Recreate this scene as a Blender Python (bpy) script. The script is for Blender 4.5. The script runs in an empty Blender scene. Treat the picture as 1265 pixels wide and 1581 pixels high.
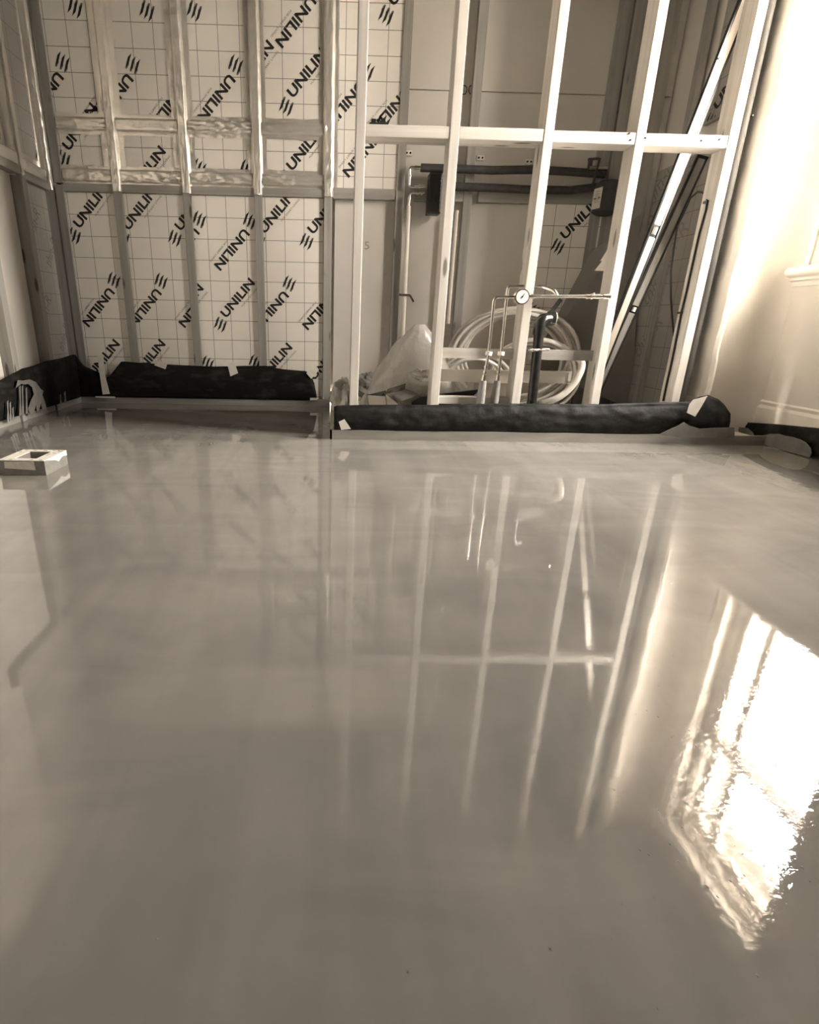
import bpy, bmesh, math, random
from mathutils import Vector, Matrix, noise

random.seed(7)
scene = bpy.context.scene
COL = scene.collection
V = Vector

# ------------------------------------------------------------------ camera
# calibrated from the vanishing points of the studs, the battens and the side walls
PPX, PPY, F = 529.19, 790.5, 832.17
AXX = V((1.0, .012, .021)); AXY = V((-.016, -.333, .943)); AXZ = V((.019, -.943, -.333))
AXZ.normalize(); AXY = (AXY - AXZ*AXY.dot(AXZ)).normalized(); AXX = AXY.cross(AXZ)
CAM = V((0, 0, .55))
cd = bpy.data.cameras.new('camera'); cam = bpy.data.objects.new('camera', cd); COL.objects.link(cam)
right = V((AXX.x, AXY.x, AXZ.x)); down = V((AXX.y, AXY.y, AXZ.y)); fwd = V((AXX.z, AXY.z, AXZ.z))
cam.matrix_world = Matrix(((right.x, -down.x, -fwd.x, CAM.x), (right.y, -down.y, -fwd.y, CAM.y),
                           (right.z, -down.z, -fwd.z, CAM.z), (0, 0, 0, 1)))
cd.sensor_fit = 'AUTO'; cd.sensor_width = 36; cd.lens = 36*F/1581
cd.shift_x = (632.5-PPX)/1581; cd.clip_start = .02
scene.camera = cam

# ------------------------------------------------------------------ daylight and exposure
w = bpy.data.worlds.new('overcast_sky'); scene.world = w; w.use_nodes = True
bg = w.node_tree.nodes['Background']; bg.inputs[0].default_value = (1, .93, .85, 1); bg.inputs[1].default_value = 24.0
vs = scene.view_settings
vs.view_transform = 'Standard'; vs.look = 'None'; vs.gamma = 1; vs.use_curve_mapping = False; vs.exposure = 2.7

# window openings in the right wall (y0, y1, z0, z1)
XR, XL, YB, YS, YM = 2.26, -1.75, 3.78, 2.70, 2.64
ZC, YF = 2.75, -2.6
WINDOWS = [(1.86, 2.66, .84, 2.52)]
for i, (y0, y1, z0, z1) in enumerate(WINDOWS):       # portals only guide the sampling of the sky
    ld = bpy.data.lights.new('window_portal', 'AREA'); ld.shape = 'RECTANGLE'; ld.size = y1-y0; ld.size_y = z1-z0
    lo = bpy.data.objects.new('window_portal', ld); COL.objects.link(lo)
    lo.location = (XR+.39, (y0+y1)/2, (z0+z1)/2)
    lo.rotation_euler = (math.pi/2, 0, math.pi/2)
    ld.cycles.is_portal = True

# ------------------------------------------------------------------ unprojection on real planes
def ray(px, py):
    c = V((px-PPX, py-PPY, F)); return V((c.dot(AXX), c.dot(AXY), c.dot(AXZ)))
def PY(px, py, Y): r = ray(px, py); return CAM + r*(Y/r.y)
def PX(px, py, X): r = ray(px, py); return CAM + r*(X/r.x)
def PZ(px, py, Z): r = ray(px, py); return CAM + r*((Z-.55)/r.z)

# ------------------------------------------------------------------ materials
TINT = (1, .938, .85)
def c3(v): return (v*TINT[0], v*TINT[1], v*TINT[2], 1)
MATS = {}
def node(nt, t, **kw):
    n = nt.nodes.new(t)
    for k, v in kw.items(): setattr(n, k, v)
    return n
def mat(name, a, b=None, rough=.6, metal=0, scale=(6, 6, 6), detail=6, bump=0, bscale=None, spec=.5, ior=1.45, trans=0, lo=.35, hi=.65, bdist=.01, coat=0, coatr=.03):
    m = bpy.data.materials.new(name); m.use_nodes = True; nt = m.node_tree
    p = nt.nodes['Principled BSDF']; L = nt.links.new
    p.inputs['Roughness'].default_value = rough; p.inputs['Metallic'].default_value = metal
    p.inputs['Specular IOR Level'].default_value = spec; p.inputs['IOR'].default_value = ior
    p.inputs['Transmission Weight'].default_value = trans; p.inputs['Coat Weight'].default_value = coat; p.inputs['Coat Roughness'].default_value = coatr
    p.inputs['Base Color'].default_value = c3(a)
    tc = node(nt, 'ShaderNodeTexCoord'); mp = node(nt, 'ShaderNodeMapping'); mp.inputs['Scale'].default_value = scale
    L(tc.outputs['Object'], mp.inputs['Vector'])
    n = node(nt, 'ShaderNodeTexNoise'); n.inputs['Scale'].default_value = 1; n.inputs['Detail'].default_value = detail
    L(mp.outputs[0], n.inputs['Vector'])
    if b is not None:
        r = node(nt, 'ShaderNodeValToRGB'); r.color_ramp.elements[0].position = lo; r.color_ramp.elements[1].position = hi
        r.color_ramp.elements[0].color = c3(a); r.color_ramp.elements[1].color = c3(b)
        L(n.outputs['Fac'], r.inputs[0]); L(r.outputs[0], p.inputs['Base Color'])
        m['ramp'] = r.name
    if bump:
        n2 = n
        if bscale:
            mp2 = node(nt, 'ShaderNodeMapping'); mp2.inputs['Scale'].default_value = bscale; L(tc.outputs['Object'], mp2.inputs['Vector'])
            n2 = node(nt, 'ShaderNodeTexNoise'); n2.inputs['Scale'].default_value = 1; n2.inputs['Detail'].default_value = 4; L(mp2.outputs[0], n2.inputs['Vector'])
        bn = node(nt, 'ShaderNodeBump'); bn.inputs['Strength'].default_value = bump; bn.inputs['Distance'].default_value = bdist
        L(n2.outputs['Fac'], bn.inputs['Height']); L(bn.outputs[0], p.inputs['Normal'])
    MATS[name] = m
    return m

def wood(name, a, b, axis, knots=True):
    sc = {'z': (38, 38, 1.6), 'x': (1.6, 38, 38), 'y': (38, 1.6, 38)}[axis]
    ks = {'z': (14, 14, 3.4), 'x': (3.4, 14, 14), 'y': (14, 3.4, 14)}[axis]
    m = mat(name, a, b, rough=.75, scale=sc, detail=5, bump=.12, bdist=.003, spec=.25, lo=.3, hi=.7)
    nt = m.node_tree; L = nt.links.new; p = nt.nodes['Principled BSDF']
    tc = [n for n in nt.nodes if n.type == 'TEX_COORD'][0]
    mp = node(nt, 'ShaderNodeMapping'); mp.inputs['Scale'].default_value = ks; L(tc.outputs['Object'], mp.inputs['Vector'])
    v = node(nt, 'ShaderNodeTexVoronoi'); v.inputs['Scale'].default_value = 1; L(mp.outputs[0], v.inputs['Vector'])
    r = node(nt, 'ShaderNodeValToRGB'); e = r.color_ramp.elements
    e[0].position = .1; e[0].color = (.35, .33, .3, 1); e[1].position = .17; e[1].color = (1, 1, 1, 1)
    L(v.outputs['Distance'], r.inputs[0])
    mx = node(nt, 'ShaderNodeMix', data_type='RGBA', blend_type='MULTIPLY'); mx.inputs[0].default_value = 1
    L(nt.nodes[m['ramp']].outputs[0], mx.inputs[6]); L(r.outputs[0], mx.inputs[7]); L(mx.outputs[2], p.inputs['Base Color'])
    return m

for ax in 'xyz':
    wood('pale_timber_'+ax, .44, .6, ax); wood('aged_timber_'+ax, .26, .36, ax)
mat('plaster', .6, .66, rough=.85, scale=(3, 3, 3), bump=.1, bscale=(40, 40, 40), bdist=.002)
mat('dark_unseen', .05, .08, rough=.9, scale=(3, 3, 3))  # finish for out-of-view surfaces, kept dark to cut bounced light
mat('old_post', .045, .09, spec=.15, rough=.85, scale=(20, 20, 2), bump=.2, bdist=.004)
mat('white_paint', .74, .82, rough=.6, scale=(4, 4, 4), bump=.12, bscale=(9, 9, 9), bdist=.004)
mat('plasterboard', .55, .62, rough=.85, scale=(1.5, 1.5, 1.5))
mat('membrane', .008, .03, rough=.6, scale=(9, 9, 22), bump=.3, bscale=(14, 14, 14), bdist=.02, spec=.22, lo=.5, hi=.75)
mat('slurry', .15, .2, rough=.5, scale=(20, 20, 20), bump=.2)
mat('edge_foam', .25, .32, rough=.45, scale=(4, 4, 30))
mat('tape', .7, .8, rough=.55, scale=(30, 30, 30))
mat('foil', .80, .88, rough=.36, metal=.72, scale=(9, 9, 9), bump=.4, bscale=(22, 22, 22), bdist=.012, coat=1, coatr=.07)
mat('black', .012, .02, rough=.35, scale=(20, 20, 20))
mat('black_pipe', .012, .02, rough=.25, scale=(20, 20, 20))
mat('pipe_foam', .045, .06, rough=.85, scale=(30, 30, 30), bump=.2, bdist=.003)
mat('copper', .62, .75, rough=.26, metal=1, scale=(20, 20, 4))
mat('brass', .75, .85, rough=.22, metal=1, scale=(20, 20, 20))
mat('white_plastic', .8, .88, rough=.35, scale=(10, 10, 10))
mat('grey_sleeve', .16, .22, rough=.7, scale=(20, 20, 20))
mat('grey_sheet', .2, .25, rough=.6, scale=(4, 4, 4))
mat('white_pipe', .55, .68, rough=.3, scale=(14, 14, 14))
mat('clear_hose', .62, .72, rough=.12, scale=(10, 10, 10), coat=.5)
mat('polythene', .5, .6, rough=.25, scale=(5, 5, 5), bump=.5, bscale=(16, 16, 16), bdist=.02, trans=.12, coat=.7, coatr=.05)
mat('card_white', .6, .68, rough=.7, scale=(10, 10, 10))
mat('card_brown', .2, .26, rough=.8, scale=(10, 10, 10))
mat('level_lit', .84, .88, rough=.5, scale=(10, 10, 10))  # window light on the first level painted in as a paler base colour
mat('level_shaded', .22, .28, spec=.08, rough=.85, scale=(10, 10, 10))  # darker copy for the second level, its shade put into the base colour
mat('print_black', .012, rough=.6)
mat('print_grey', .17, rough=.6)
mat('pencil', .09, rough=.8)
mat('pencil_faint', .26, rough=.8)
mat('paper', .62, .7, rough=.8, scale=(20, 20, 20))
mat('brick_dust', .12, .3, rough=.9, scale=(18, 18, 18), bump=.5)
mat('polystyrene', .68, .8, rough=.75, scale=(60, 60, 60), bump=.3, bdist=.002)
mat('wet_polystyrene', .2, .26, rough=.35, scale=(40, 40, 40))

def board_material(name, a, b, g=.12, off=(0, 0, 0), plane='xz', line=.2):
    m = mat(name, a, b, rough=.42, scale=(2.5, 2.5, 2.5), detail=5, bump=.12, bscale=(11, 11, 11), bdist=.006, spec=.6)
    nt = m.node_tree; L = nt.links.new; p = nt.nodes['Principled BSDF']; p.inputs['Metallic'].default_value = 0
    tc = [n for n in nt.nodes if n.type == 'TEX_COORD'][0]
    sp = node(nt, 'ShaderNodeSeparateXYZ'); L(tc.outputs['Object'], sp.inputs[0])
    ms = []
    for k in plane:
        i = 'xyz'.index(k)
        a1 = node(nt, 'ShaderNodeMath', operation='ADD'); a1.inputs[1].default_value = 10+off[i]; L(sp.outputs[i], a1.inputs[0])
        d = node(nt, 'ShaderNodeMath', operation='PINGPONG'); d.inputs[1].default_value = g/2; L(a1.outputs[0], d.inputs[0])
        lt = node(nt, 'ShaderNodeMath', operation='LESS_THAN'); lt.inputs[1].default_value = .0016; L(d.outputs[0], lt.inputs[0])
        ms.append(lt)
    mxm = node(nt, 'ShaderNodeMath', operation='MAXIMUM'); L(ms[0].outputs[0], mxm.inputs[0]); L(ms[1].outputs[0], mxm.inputs[1])
    mx = node(nt, 'ShaderNodeMix', data_type='RGBA'); L(mxm.outputs[0], mx.inputs[0]); L(nt.nodes[m['ramp']].outputs[0], mx.inputs[6])
    mx.inputs[7].default_value = c3(line); L(mx.outputs[2], p.inputs['Base Color'])
    return m
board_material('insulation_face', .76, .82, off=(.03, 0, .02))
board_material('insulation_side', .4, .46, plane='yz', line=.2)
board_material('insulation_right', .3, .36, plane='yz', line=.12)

def glass_material():
    m = bpy.data.materials.new('glass'); m.use_nodes = True; nt = m.node_tree; L = nt.links.new
    nt.nodes.remove(nt.nodes['Principled BSDF']); out = nt.nodes['Material Output']
    t = node(nt, 'ShaderNodeBsdfTransparent'); t.inputs[0].default_value = (.95, .95, .94, 1); g = node(nt, 'ShaderNodeBsdfGlossy'); g.inputs['Roughness'].default_value = .01
    lw = node(nt, 'ShaderNodeLayerWeight'); lw.inputs[0].default_value = .5; pw = node(nt, 'ShaderNodeMath', operation='POWER'); pw.inputs[1].default_value = 5; L(lw.outputs['Facing'], pw.inputs[0])
    f = node(nt, 'ShaderNodeMath', operation='MULTIPLY_ADD'); f.inputs[1].default_value = .9; f.inputs[2].default_value = .04; L(pw.outputs[0], f.inputs[0])
    mx = node(nt, 'ShaderNodeMixShader'); L(f.outputs[0], mx.inputs[0]); L(t.outputs[0], mx.inputs[1]); L(g.outputs[0], mx.inputs[2]); L(mx.outputs[0], out.inputs[0])
    MATS['glass'] = m
glass_material()

# wet levelled screed: streaked, glossy, faintly rippled
def screed_material():
    m = bpy.data.materials.new('wet_screed'); m.use_nodes = True; nt = m.node_tree; L = nt.links.new
    p = nt.nodes['Principled BSDF']; p.inputs['Roughness'].default_value = .02; p.inputs['IOR'].default_value = 1.8
    tc = node(nt, 'ShaderNodeTexCoord')
    def nz(sc, det, dist=0, rot=0):
        mp = node(nt, 'ShaderNodeMapping'); mp.inputs['Scale'].default_value = sc; mp.inputs['Rotation'].default_value = (0, 0, rot)
        L(tc.outputs['Object'], mp.inputs['Vector'])
        n = node(nt, 'ShaderNodeTexNoise'); n.inputs['Scale'].default_value = 1; n.inputs['Detail'].default_value = det
        n.inputs['Distortion'].default_value = dist; L(mp.outputs[0], n.inputs['Vector']); return n
    a = nz((9, .6, 1), 3, .5, .12); b = nz((2.2, 5, 1), 3, 1.5, -.5); c = nz((1.3, 1.3, 1), 4)
    ad = node(nt, 'ShaderNodeMath', operation='ADD'); L(a.outputs['Fac'], ad.inputs[0]); L(b.outputs['Fac'], ad.inputs[1])
    ad2 = node(nt, 'ShaderNodeMath', operation='ADD'); L(ad.outputs[0], ad2.inputs[0]); L(c.outputs['Fac'], ad2.inputs[1])
    r = node(nt, 'ShaderNodeMapRange'); r.inputs[1].default_value = 1.1; r.inputs[2].default_value = 1.9; L(ad2.outputs[0], r.inputs[0])
    mx = node(nt, 'ShaderNodeMix', data_type='RGBA'); mx.inputs[6].default_value = c3(.185); mx.inputs[7].default_value = c3(.275)
    L(r.outputs[0], mx.inputs[0]); L(mx.outputs[2], p.inputs['Base Color'])
    w1 = nz((45, 70, 1), 3, 1.2); w2 = nz((3, 3, 1), 1); 
    s1 = node(nt, 'ShaderNodeMath', operation='MULTIPLY'); s1.inputs[1].default_value = .014; L(w1.outputs['Fac'], s1.inputs[0])
    s2 = node(nt, 'ShaderNodeMath', operation='MULTIPLY_ADD'); s2.inputs[1].default_value = .15; L(w2.outputs['Fac'], s2.inputs[0]); L(s1.outputs[0], s2.inputs[2])
    vd = node(nt, 'ShaderNodeVectorMath', operation='DISTANCE'); vd.inputs[1].default_value = (.5, .45, 0); L(tc.outputs['Object'], vd.inputs[0])
    mr = node(nt, 'ShaderNodeMapRange'); mr.inputs[1].default_value = .05; mr.inputs[2].default_value = .55; mr.inputs[3].default_value = .026; mr.inputs[4].default_value = .014
    L(vd.outputs['Value'], mr.inputs[0]); L(mr.outputs[0], s1.inputs[1])
    bn = node(nt, 'ShaderNodeBump'); bn.inputs['Strength'].default_value = .3; bn.inputs['Distance'].default_value = .012
    L(s2.outputs[0], bn.inputs['Height']); L(bn.outputs[0], p.inputs['Normal'])
    MATS['wet_screed'] = m
screed_material()
M = MATS

# ------------------------------------------------------------------ mesh helpers
class MB:
    def __init__(s): s.v = []; s.f = []; s.mi = []
    def add(s, vs, fs, mi=0):
        o = len(s.v); s.v += [V(x) for x in vs]; s.f += [tuple(i+o for i in f) for f in fs]; s.mi += [mi]*len(fs); return s
    def box(s, x0, x1, y0, y1, z0, z1, mi=0):
        return s.add([(x0,y0,z0),(x1,y0,z0),(x1,y1,z0),(x0,y1,z0),(x0,y0,z1),(x1,y0,z1),(x1,y1,z1),(x0,y1,z1)],
                     [(0,3,2,1),(4,5,6,7),(0,1,5,4),(1,2,6,5),(2,3,7,6),(3,0,4,7)], mi)
    def obox(s, p0, p1, wd, dp, hint=(0, 1, 0), mi=0, rot=0):
        # box along p0-p1, depth dp along hint, width wd across
        p0, p1 = V(p0), V(p1); a = (p1-p0).normalized(); h = V(hint); h = (h-a*h.dot(a)).normalized(); c = a.cross(h)
        if rot: q = Matrix.Rotation(rot, 3, a); h = q@h; c = q@c
        vs = [p+c*(i*wd/2)+h*(j*dp/2) for p in (p0, p1) for i, j in ((-1,-1),(1,-1),(1,1),(-1,1))]
        return s.add(vs, [(0,1,2,3),(7,6,5,4),(0,4,5,1),(1,5,6,2),(2,6,7,3),(3,7,4,0)], mi)
    def prism(s, pts, off, mi=0):
        n = len(pts); pts = [V(p) for p in pts]; off = V(off)
        return s.add(pts+[p+off for p in pts], [tuple(range(n))[::-1], tuple(range(n, 2*n))]+[(i, (i+1) % n, n+(i+1) % n, n+i) for i in range(n)], mi)
    def tube(s, path, r, n=10, closed=False, mi=0):
        path = [V(p) for p in path]; m = len(path); rs = r if isinstance(r, (list, tuple)) else [r]*m
        vs = []; up = None
        for i, p in enumerate(path):
            a = (path[(i+1) % m]-path[i-1]) if closed else (path[min(i+1, m-1)]-path[max(i-1, 0)])
            a.normalize()
            if up is None: up = a.orthogonal().normalized()
            up = (up-a*up.dot(a)).normalized(); c = a.cross(up)
            vs += [p+(up*math.cos(t)+c*math.sin(t))*rs[i] for t in (2*math.pi*k/n for k in range(n))]
        fs = []
        for i in range(m if closed else m-1):
            j = (i+1) % m
            fs += [(i*n+k, i*n+(k+1) % n, j*n+(k+1) % n, j*n+k) for k in range(n)]
        if not closed: fs += [tuple(range(n))[::-1], tuple((m-1)*n+k for k in range(n))]
        return s.add(vs, fs, mi)
    def grid(s, fn, nu, nv, mi=0):
        return s.add([fn(i/nu, j/nv) for j in range(nv+1) for i in range(nu+1)],
                     [(j*(nu+1)+i, j*(nu+1)+i+1, (j+1)*(nu+1)+i+1, (j+1)*(nu+1)+i) for j in range(nv) for i in range(nu)], mi)
    def build(s, name, m, parent=None, origin=None, smooth=False, bevel=0, thick=0, recalc=True, label=None):
        base = V(parent['_o']) if parent and '_o' in parent else V((0, 0, 0))
        o0 = V(origin) if origin is not None else base
        me = bpy.data.meshes.new(name); me.from_pydata([p-o0 for p in s.v], [], s.f)
        for mm in (m if isinstance(m, (list, tuple)) else [m]): me.materials.append(M[mm])
        for p, k in zip(me.polygons, s.mi): p.material_index = k
        if recalc:
            bm = bmesh.new(); bm.from_mesh(me); bmesh.ops.recalc_face_normals(bm, faces=bm.faces); bm.to_mesh(me); bm.free()
        if smooth:
            for p in me.polygons: p.use_smooth = True
        ob = bpy.data.objects.new(name, me); COL.objects.link(ob)
        ob.location = o0-base if parent else o0
        ob['_o'] = list(o0)
        if parent: ob.parent = parent
        if bevel:
            b = ob.modifiers.new('bevel', 'BEVEL'); b.width = bevel; b.segments = 2; b.limit_method = 'ANGLE'
        if thick:
            t = ob.modifiers.new('thick', 'SOLIDIFY'); t.thickness = thick; t.offset = 0
        if smooth:
            try: me.set_sharp_from_angle(angle=math.radians(45))
            except Exception: pass
        if label: ob['label'] = label
        return ob

def tag(o, label, cat, group=None):
    o['label'] = label; o['category'] = cat
    if group: o['group'] = group
    return o
def struct(o): o['kind'] = 'structure'; return o
def thing(name, loc, label, cat, group=None):
    e = bpy.data.objects.new(name, None); COL.objects.link(e); e.location = loc; e['_o'] = list(loc); e.empty_display_size = .05
    return tag(e, label, cat, group)
def arc(c, r, a0, a1, n, ax, ay): return [V(c)+V(ax)*r*math.cos(a0+(a1-a0)*i/n)+V(ay)*r*math.sin(a0+(a1-a0)*i/n) for i in range(n+1)]
def bend(pts, r=.02, n=5):
    # polyline with rounded corners
    pts = [V(p) for p in pts]; out = [pts[0]]
    for a, b, c in zip(pts, pts[1:], pts[2:]):
        u = (a-b).normalized(); w_ = (c-b).normalized(); k = min(r, (a-b).length*.45, (c-b).length*.45)
        for i in range(n+1):
            t = i/n; out.append((b+u*k)*(1-t)**2+b*2*t*(1-t)+(b+w_*k)*t**2)
    return out+[pts[-1]]
def nz(x, y=0, z=0): return noise.noise(V((x, y, z)))
def interp(pts, x):
    if x <= pts[0][0]: return pts[0][1]
    for (a, b), (c, d) in zip(pts, pts[1:]):
        if x <= c: return b+(d-b)*(x-a)/(c-a) if c > a else d
    return pts[-1][1]

# ------------------------------------------------------------------ the setting
def floor_part():
    def fn(x0, x1, y0, y1):
        return lambda u, v: V((x0+(x1-x0)*u, y0+(y1-y0)*v, 0))
    m = MB(); m.grid(fn(-1.8, .0, YF, 3.8), 20, 60); m.grid(fn(.0, 2.5, YF, YM+.02), 24, 50)
    return struct(m.build('floor', 'wet_screed', recalc=False))
floor = floor_part()
# tiny bubbles and grit proud of the wet surface near the window
mb = MB()
random.seed(3)
for k in range(70):
    px = random.uniform(940, 1262); py = random.uniform(980, 1400) if k > 12 else random.uniform(880, 1560)
    if k > 60: px, py = random.uniform(20, 900), random.uniform(760, 1560)
    p = PZ(px, py, 0); r = random.uniform(.0006, .0015)
    mb.add([p+V((r*math.cos(t), r*1.6*math.sin(t), 0)) for t in (i*math.pi/3 for i in range(6))]+[p+V((0, 0, r*.9))],
           [(i, (i+1) % 6, 6) for i in range(6)])
bb = mb.build('bubbles', 'wet_screed', parent=floor, smooth=True); bb['kind'] = 'stuff'
struct(MB().box(.0, 2.5, YM+.03, 3.95, -.04, .03).build('floor_behind', 'plaster'))
struct(MB().box(-1.95, 2.7, YF-.1, 4.0, ZC, ZC+.1).build('ceiling', 'dark_unseen'))
struct(MB().box(-1.95, 2.7, YF-.1, YF, -.05, ZC).build('wall_front', 'dark_unseen'))
wall_back = struct(MB().box(-1.95, 2.1, 3.82, 3.95, -.05, ZC).build('wall_back', 'plaster'))
wall_left = struct(MB().box(-1.95, -1.79, YF, 3.95, -.05, ZC).build('wall_left', 'plaster'))

# right wall round its windows, pier with a coved inner corner
m = MB(); mo_ = MB(); x0, x1 = XR, XR+.38
ys = [1.45]
for (a, b, z0, z1) in sorted(WINDOWS): ys += [a-.0, b+.0]
ys += [2.92]
for i in range(0, len(ys)-1):
    a, b = ys[i], ys[i+1]
    for mm_, xa, xb in ((m, x0, x0+.165), (mo_, x0+.165, x1)):
      if i % 2 == 0: mm_.box(xa, xb, a, b, -.05, ZC)
      else: mm_.box(xa, xb, a, b, -.05, WINDOWS[0][2]-.06); mm_.box(xa, xb, a, b, WINDOWS[0][3], ZC)
wall_right = struct(m.build('wall_right', 'white_paint'))
struct(mo_.build('wall_outer_leaf', 'brick_dust'))
struct(MB().box(x0, x1, YF, 1.45, -.05, ZC).build('wall_right_dark', 'dark_unseen'))  # out-of-view stretch, darkened to dim its reflection in the screed
struct(MB().box(2.75, 40, -40, 40, -.7, -.6).build('ground_outside', 'plasterboard'))
m = MB()
PIER = 2.86; CR = .12
prof = [(1.955, 3.05), (1.955, PIER+.012), (1.97, PIER)] + [(XR-CR+CR*math.sin(t), PIER-CR+CR*math.cos(t)) for t in (math.pi/2*k/10 for k in range(11))] + [(XR+.02, PIER-CR), (XR+.02, 3.05)]
m.prism([(x, y, -.02) for x, y in prof], (0, 0, ZC+.02))
struct(m.build('wall_pier', 'white_paint', smooth=True))
# torn plaster edge beside the timber
m = MB(); n = 70
def lip(u, v):
    z = .1+(ZC-.12)*v
    xl = 1.905+.010*nz(z*5, 2)+.006*nz(z*21, 4)+.004*nz(z*60, 9)
    prof_ = [(xl+.004, PIER+.06), (xl, PIER-.03), (xl+.004, PIER-.075+.006*nz(z*13, 5)), (xl+.02, PIER-.082), (xl+.045, PIER-.06), (1.975, PIER-.004), (2.0, PIER+.004)]
    x_, y_ = prof_[int(round(u*6))]
    return V((x_, y_, z))
m.grid(lip, 6, n)
tn = m.build('plaster_edge', 'white_paint', smooth=False, recalc=False); struct(tn); tn.name = 'trim_1'
# void side wall with boards
wall_side = struct(MB().box(2.0, 2.12, 2.95, 3.95, -.02, ZC).build('wall_side', 'plaster'))

# edge strips at the screed
random.seed(9)
def strip(n, p0, p1, h=.047, t=.012):
    p0, p1 = V(p0), V(p1); a = (p1-p0); nn = V((-a.y, a.x, 0)).normalized()
    mm = MB(); N = 40
    mm.grid(lambda u, v: p0+a*u+nn*(t/2*(1 if v < .5 else -1))*(0 if v in (0, 1) else 1)+V((0, 0, (h+.003*nz(u*7, n)) if 0 < v < 1 else -.01))+nn*(t/2*(1 if v == 0 else -1 if v == 1 else 0)), N, 3)
    o = mm.build('trim_%d' % n, 'edge_foam'); return struct(o)
strip(2, (-1.715, 3.735, 0), (-.02, 3.735, 0)); strip(3, (-1.71, YF, 0), (-1.71, 3.735, 0))
strip(4, (.0, YM, 0), (2.235, YM+.02, 0)); strip(5, (-.005, 3.735, 0), (-.005, YM, 0)); strip(6, (2.232, 2.66, 0), (2.232, YF, 0), h=.02)

# ------------------------------------------------------------------ printed mark of the boards
def text_mesh(txt, off=.0):
    cu = bpy.data.curves.new('t', 'FONT'); cu.body = txt; cu.offset = off; cu.resolution_u = 3; cu.fill_mode = 'FRONT'
    ob = bpy.data.objects.new('t', cu); COL.objects.link(ob)
    dg = bpy.context.evaluated_depsgraph_get(); me = bpy.data.meshes.new_from_object(ob.evaluated_get(dg))
    vs = [v.co.copy() for v in me.vertices]; fs = [tuple(p.vertices) for p in me.polygons]
    bpy.data.objects.remove(ob); bpy.data.curves.remove(cu); bpy.data.meshes.remove(me)
    x0 = min(v.x for v in vs); x1 = max(v.x for v in vs); y0 = min(v.y for v in vs); y1 = max(v.y for v in vs)
    return [((v.x-x0)/(x1-x0), (v.y-y0)/(y1-y0)) for v in vs], fs
T_BIG = text_mesh('UNILIN', .03); T_SMALL = text_mesh('FOR SMART LIVING'); T_PEN = text_mesh('DC')
T_OUT = text_mesh('thin-R'); T_FIVE = text_mesh('5')
def logo_shapes():
    out = []
    vs, fs = T_BIG; out.append(([(.06+.289*x, -.004+.057*y) for x, y in vs], fs, 0))
    vs, fs = T_SMALL; out.append(([(.185+.165*x, -.034+.011*y) for x, y in vs], fs, 1))
    for k in range(3):
        cy = .026-.026*k; cx = -.004+.006*k
        cl = [(-.042, -.0075), (-.014, -.0115), (.008, -.0035), (.04, .009), (.012, .0115), (-.008, .0045)]
        out.append(([(cx+x, cy+y) for x, y in cl], [tuple(range(6))], 0))
        sm = [(-.002, .004), (.016, .0085), (.04, .0125), (.034, .0195), (.012, .0165), (.0, .009)]
        out.append(([(cx+x, cy+y-.002) for x, y in sm], [tuple(range(6))], 1))
    return out
LOGO = logo_shapes()

def put_print(board, shapes, anchor, ang, ux, uz, nrm, rect, mats, name='printed_mark', scale=1):
    # lay flat ink on the board face, cut at the board's edges; rect = (umin, umax, zmin, zmax) along ux / up
    ux, uz, nrm, anchor = V(ux), V(uz), V(nrm), V(anchor)
    ca, sa = math.cos(ang)*scale, math.sin(ang)*scale
    bm = bmesh.new()
    for k, (vs, fs, mi) in enumerate(shapes):
        bv = [bm.verts.new(anchor+ux*(x*ca-y*sa)+uz*(x*sa+y*ca)+nrm*(.0012 if mi == 0 else .001)) for x, y in vs]
        for f in fs:
            try: bm.faces.new([bv[i] for i in f]).material_index = mi
            except ValueError: pass
    u0, u1, z0, z1 = rect
    for co, no in ((ux*u0, -ux), (ux*u1, ux), (uz*z0, -uz), (uz*z1, uz)):
        bmesh.ops.bisect_plane(bm, geom=bm.verts[:]+bm.edges[:]+bm.faces[:], plane_co=co, plane_no=no, clear_outer=True)
    if not bm.faces: bm.free(); return None
    base = V(board['_o'])
    for v in bm.verts: v.co -= base
    me = bpy.data.meshes.new(name)
    for f in bm.faces:
        f.normal_update()
        if f.normal.dot(nrm) < 0: f.normal_flip()
    bm.to_mesh(me); bm.free()
    for mm in mats: me.materials.append(M[mm])
    o = bpy.data.objects.new(name, me); COL.objects.link(o); o.parent = board; o['_o'] = list(base)
    return o

ANG = math.radians(47.5)
YBB = YB-.025
def back_board(x0, x1, z0, z1, marks, y=YBB, mt='insulation_face', th=.06, parent=wall_back):
    o = MB().box(x0, x1, y, y+th, z0, z1).build('insulation_board', mt, parent=parent, bevel=.0015)
    for (px, py, t) in marks:
        a = PY(px, py, y)
        put_print(o, LOGO, a+V((0, 0, 0)), ANG+(math.pi if t == 'R' else 0), (1, 0, 0), (0, 0, 1), (0, -1, 0), (x0+.002, x1-.002, z0+.002, z1-.002), ('print_black', 'print_grey'))
    return o
SX = [-1.662, -1.318, -.900, -.468, -.042]           # back stud centres
ZR = 1.275                                            # top of the lower boards
lower = [[(114.8, 365, 'N'), (176, 431.7, 'R'), (138, 592, 'N')],
         [(190, 368, 'N'), (249, 433, 'R'), (207, 592, 'N'), (270, 369, 'N'), (328, 433, 'R')],
         [(308, 338, 'R'), (386, 340, 'R'), (263, 510, 'N'), (340.4, 502, 'N'), (321, 559.6, 'R'), (394, 558, 'R')],
         [(399, 373, 'N'), (473.5, 374, 'N'), (447, 437, 'R'), (523, 437, 'R'), (399, 597, 'N'), (476, 597, 'N')]]
for k in range(4): back_board(SX[k]+.006, SX[k+1]-.006, .02, ZR, lower[k])
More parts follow.
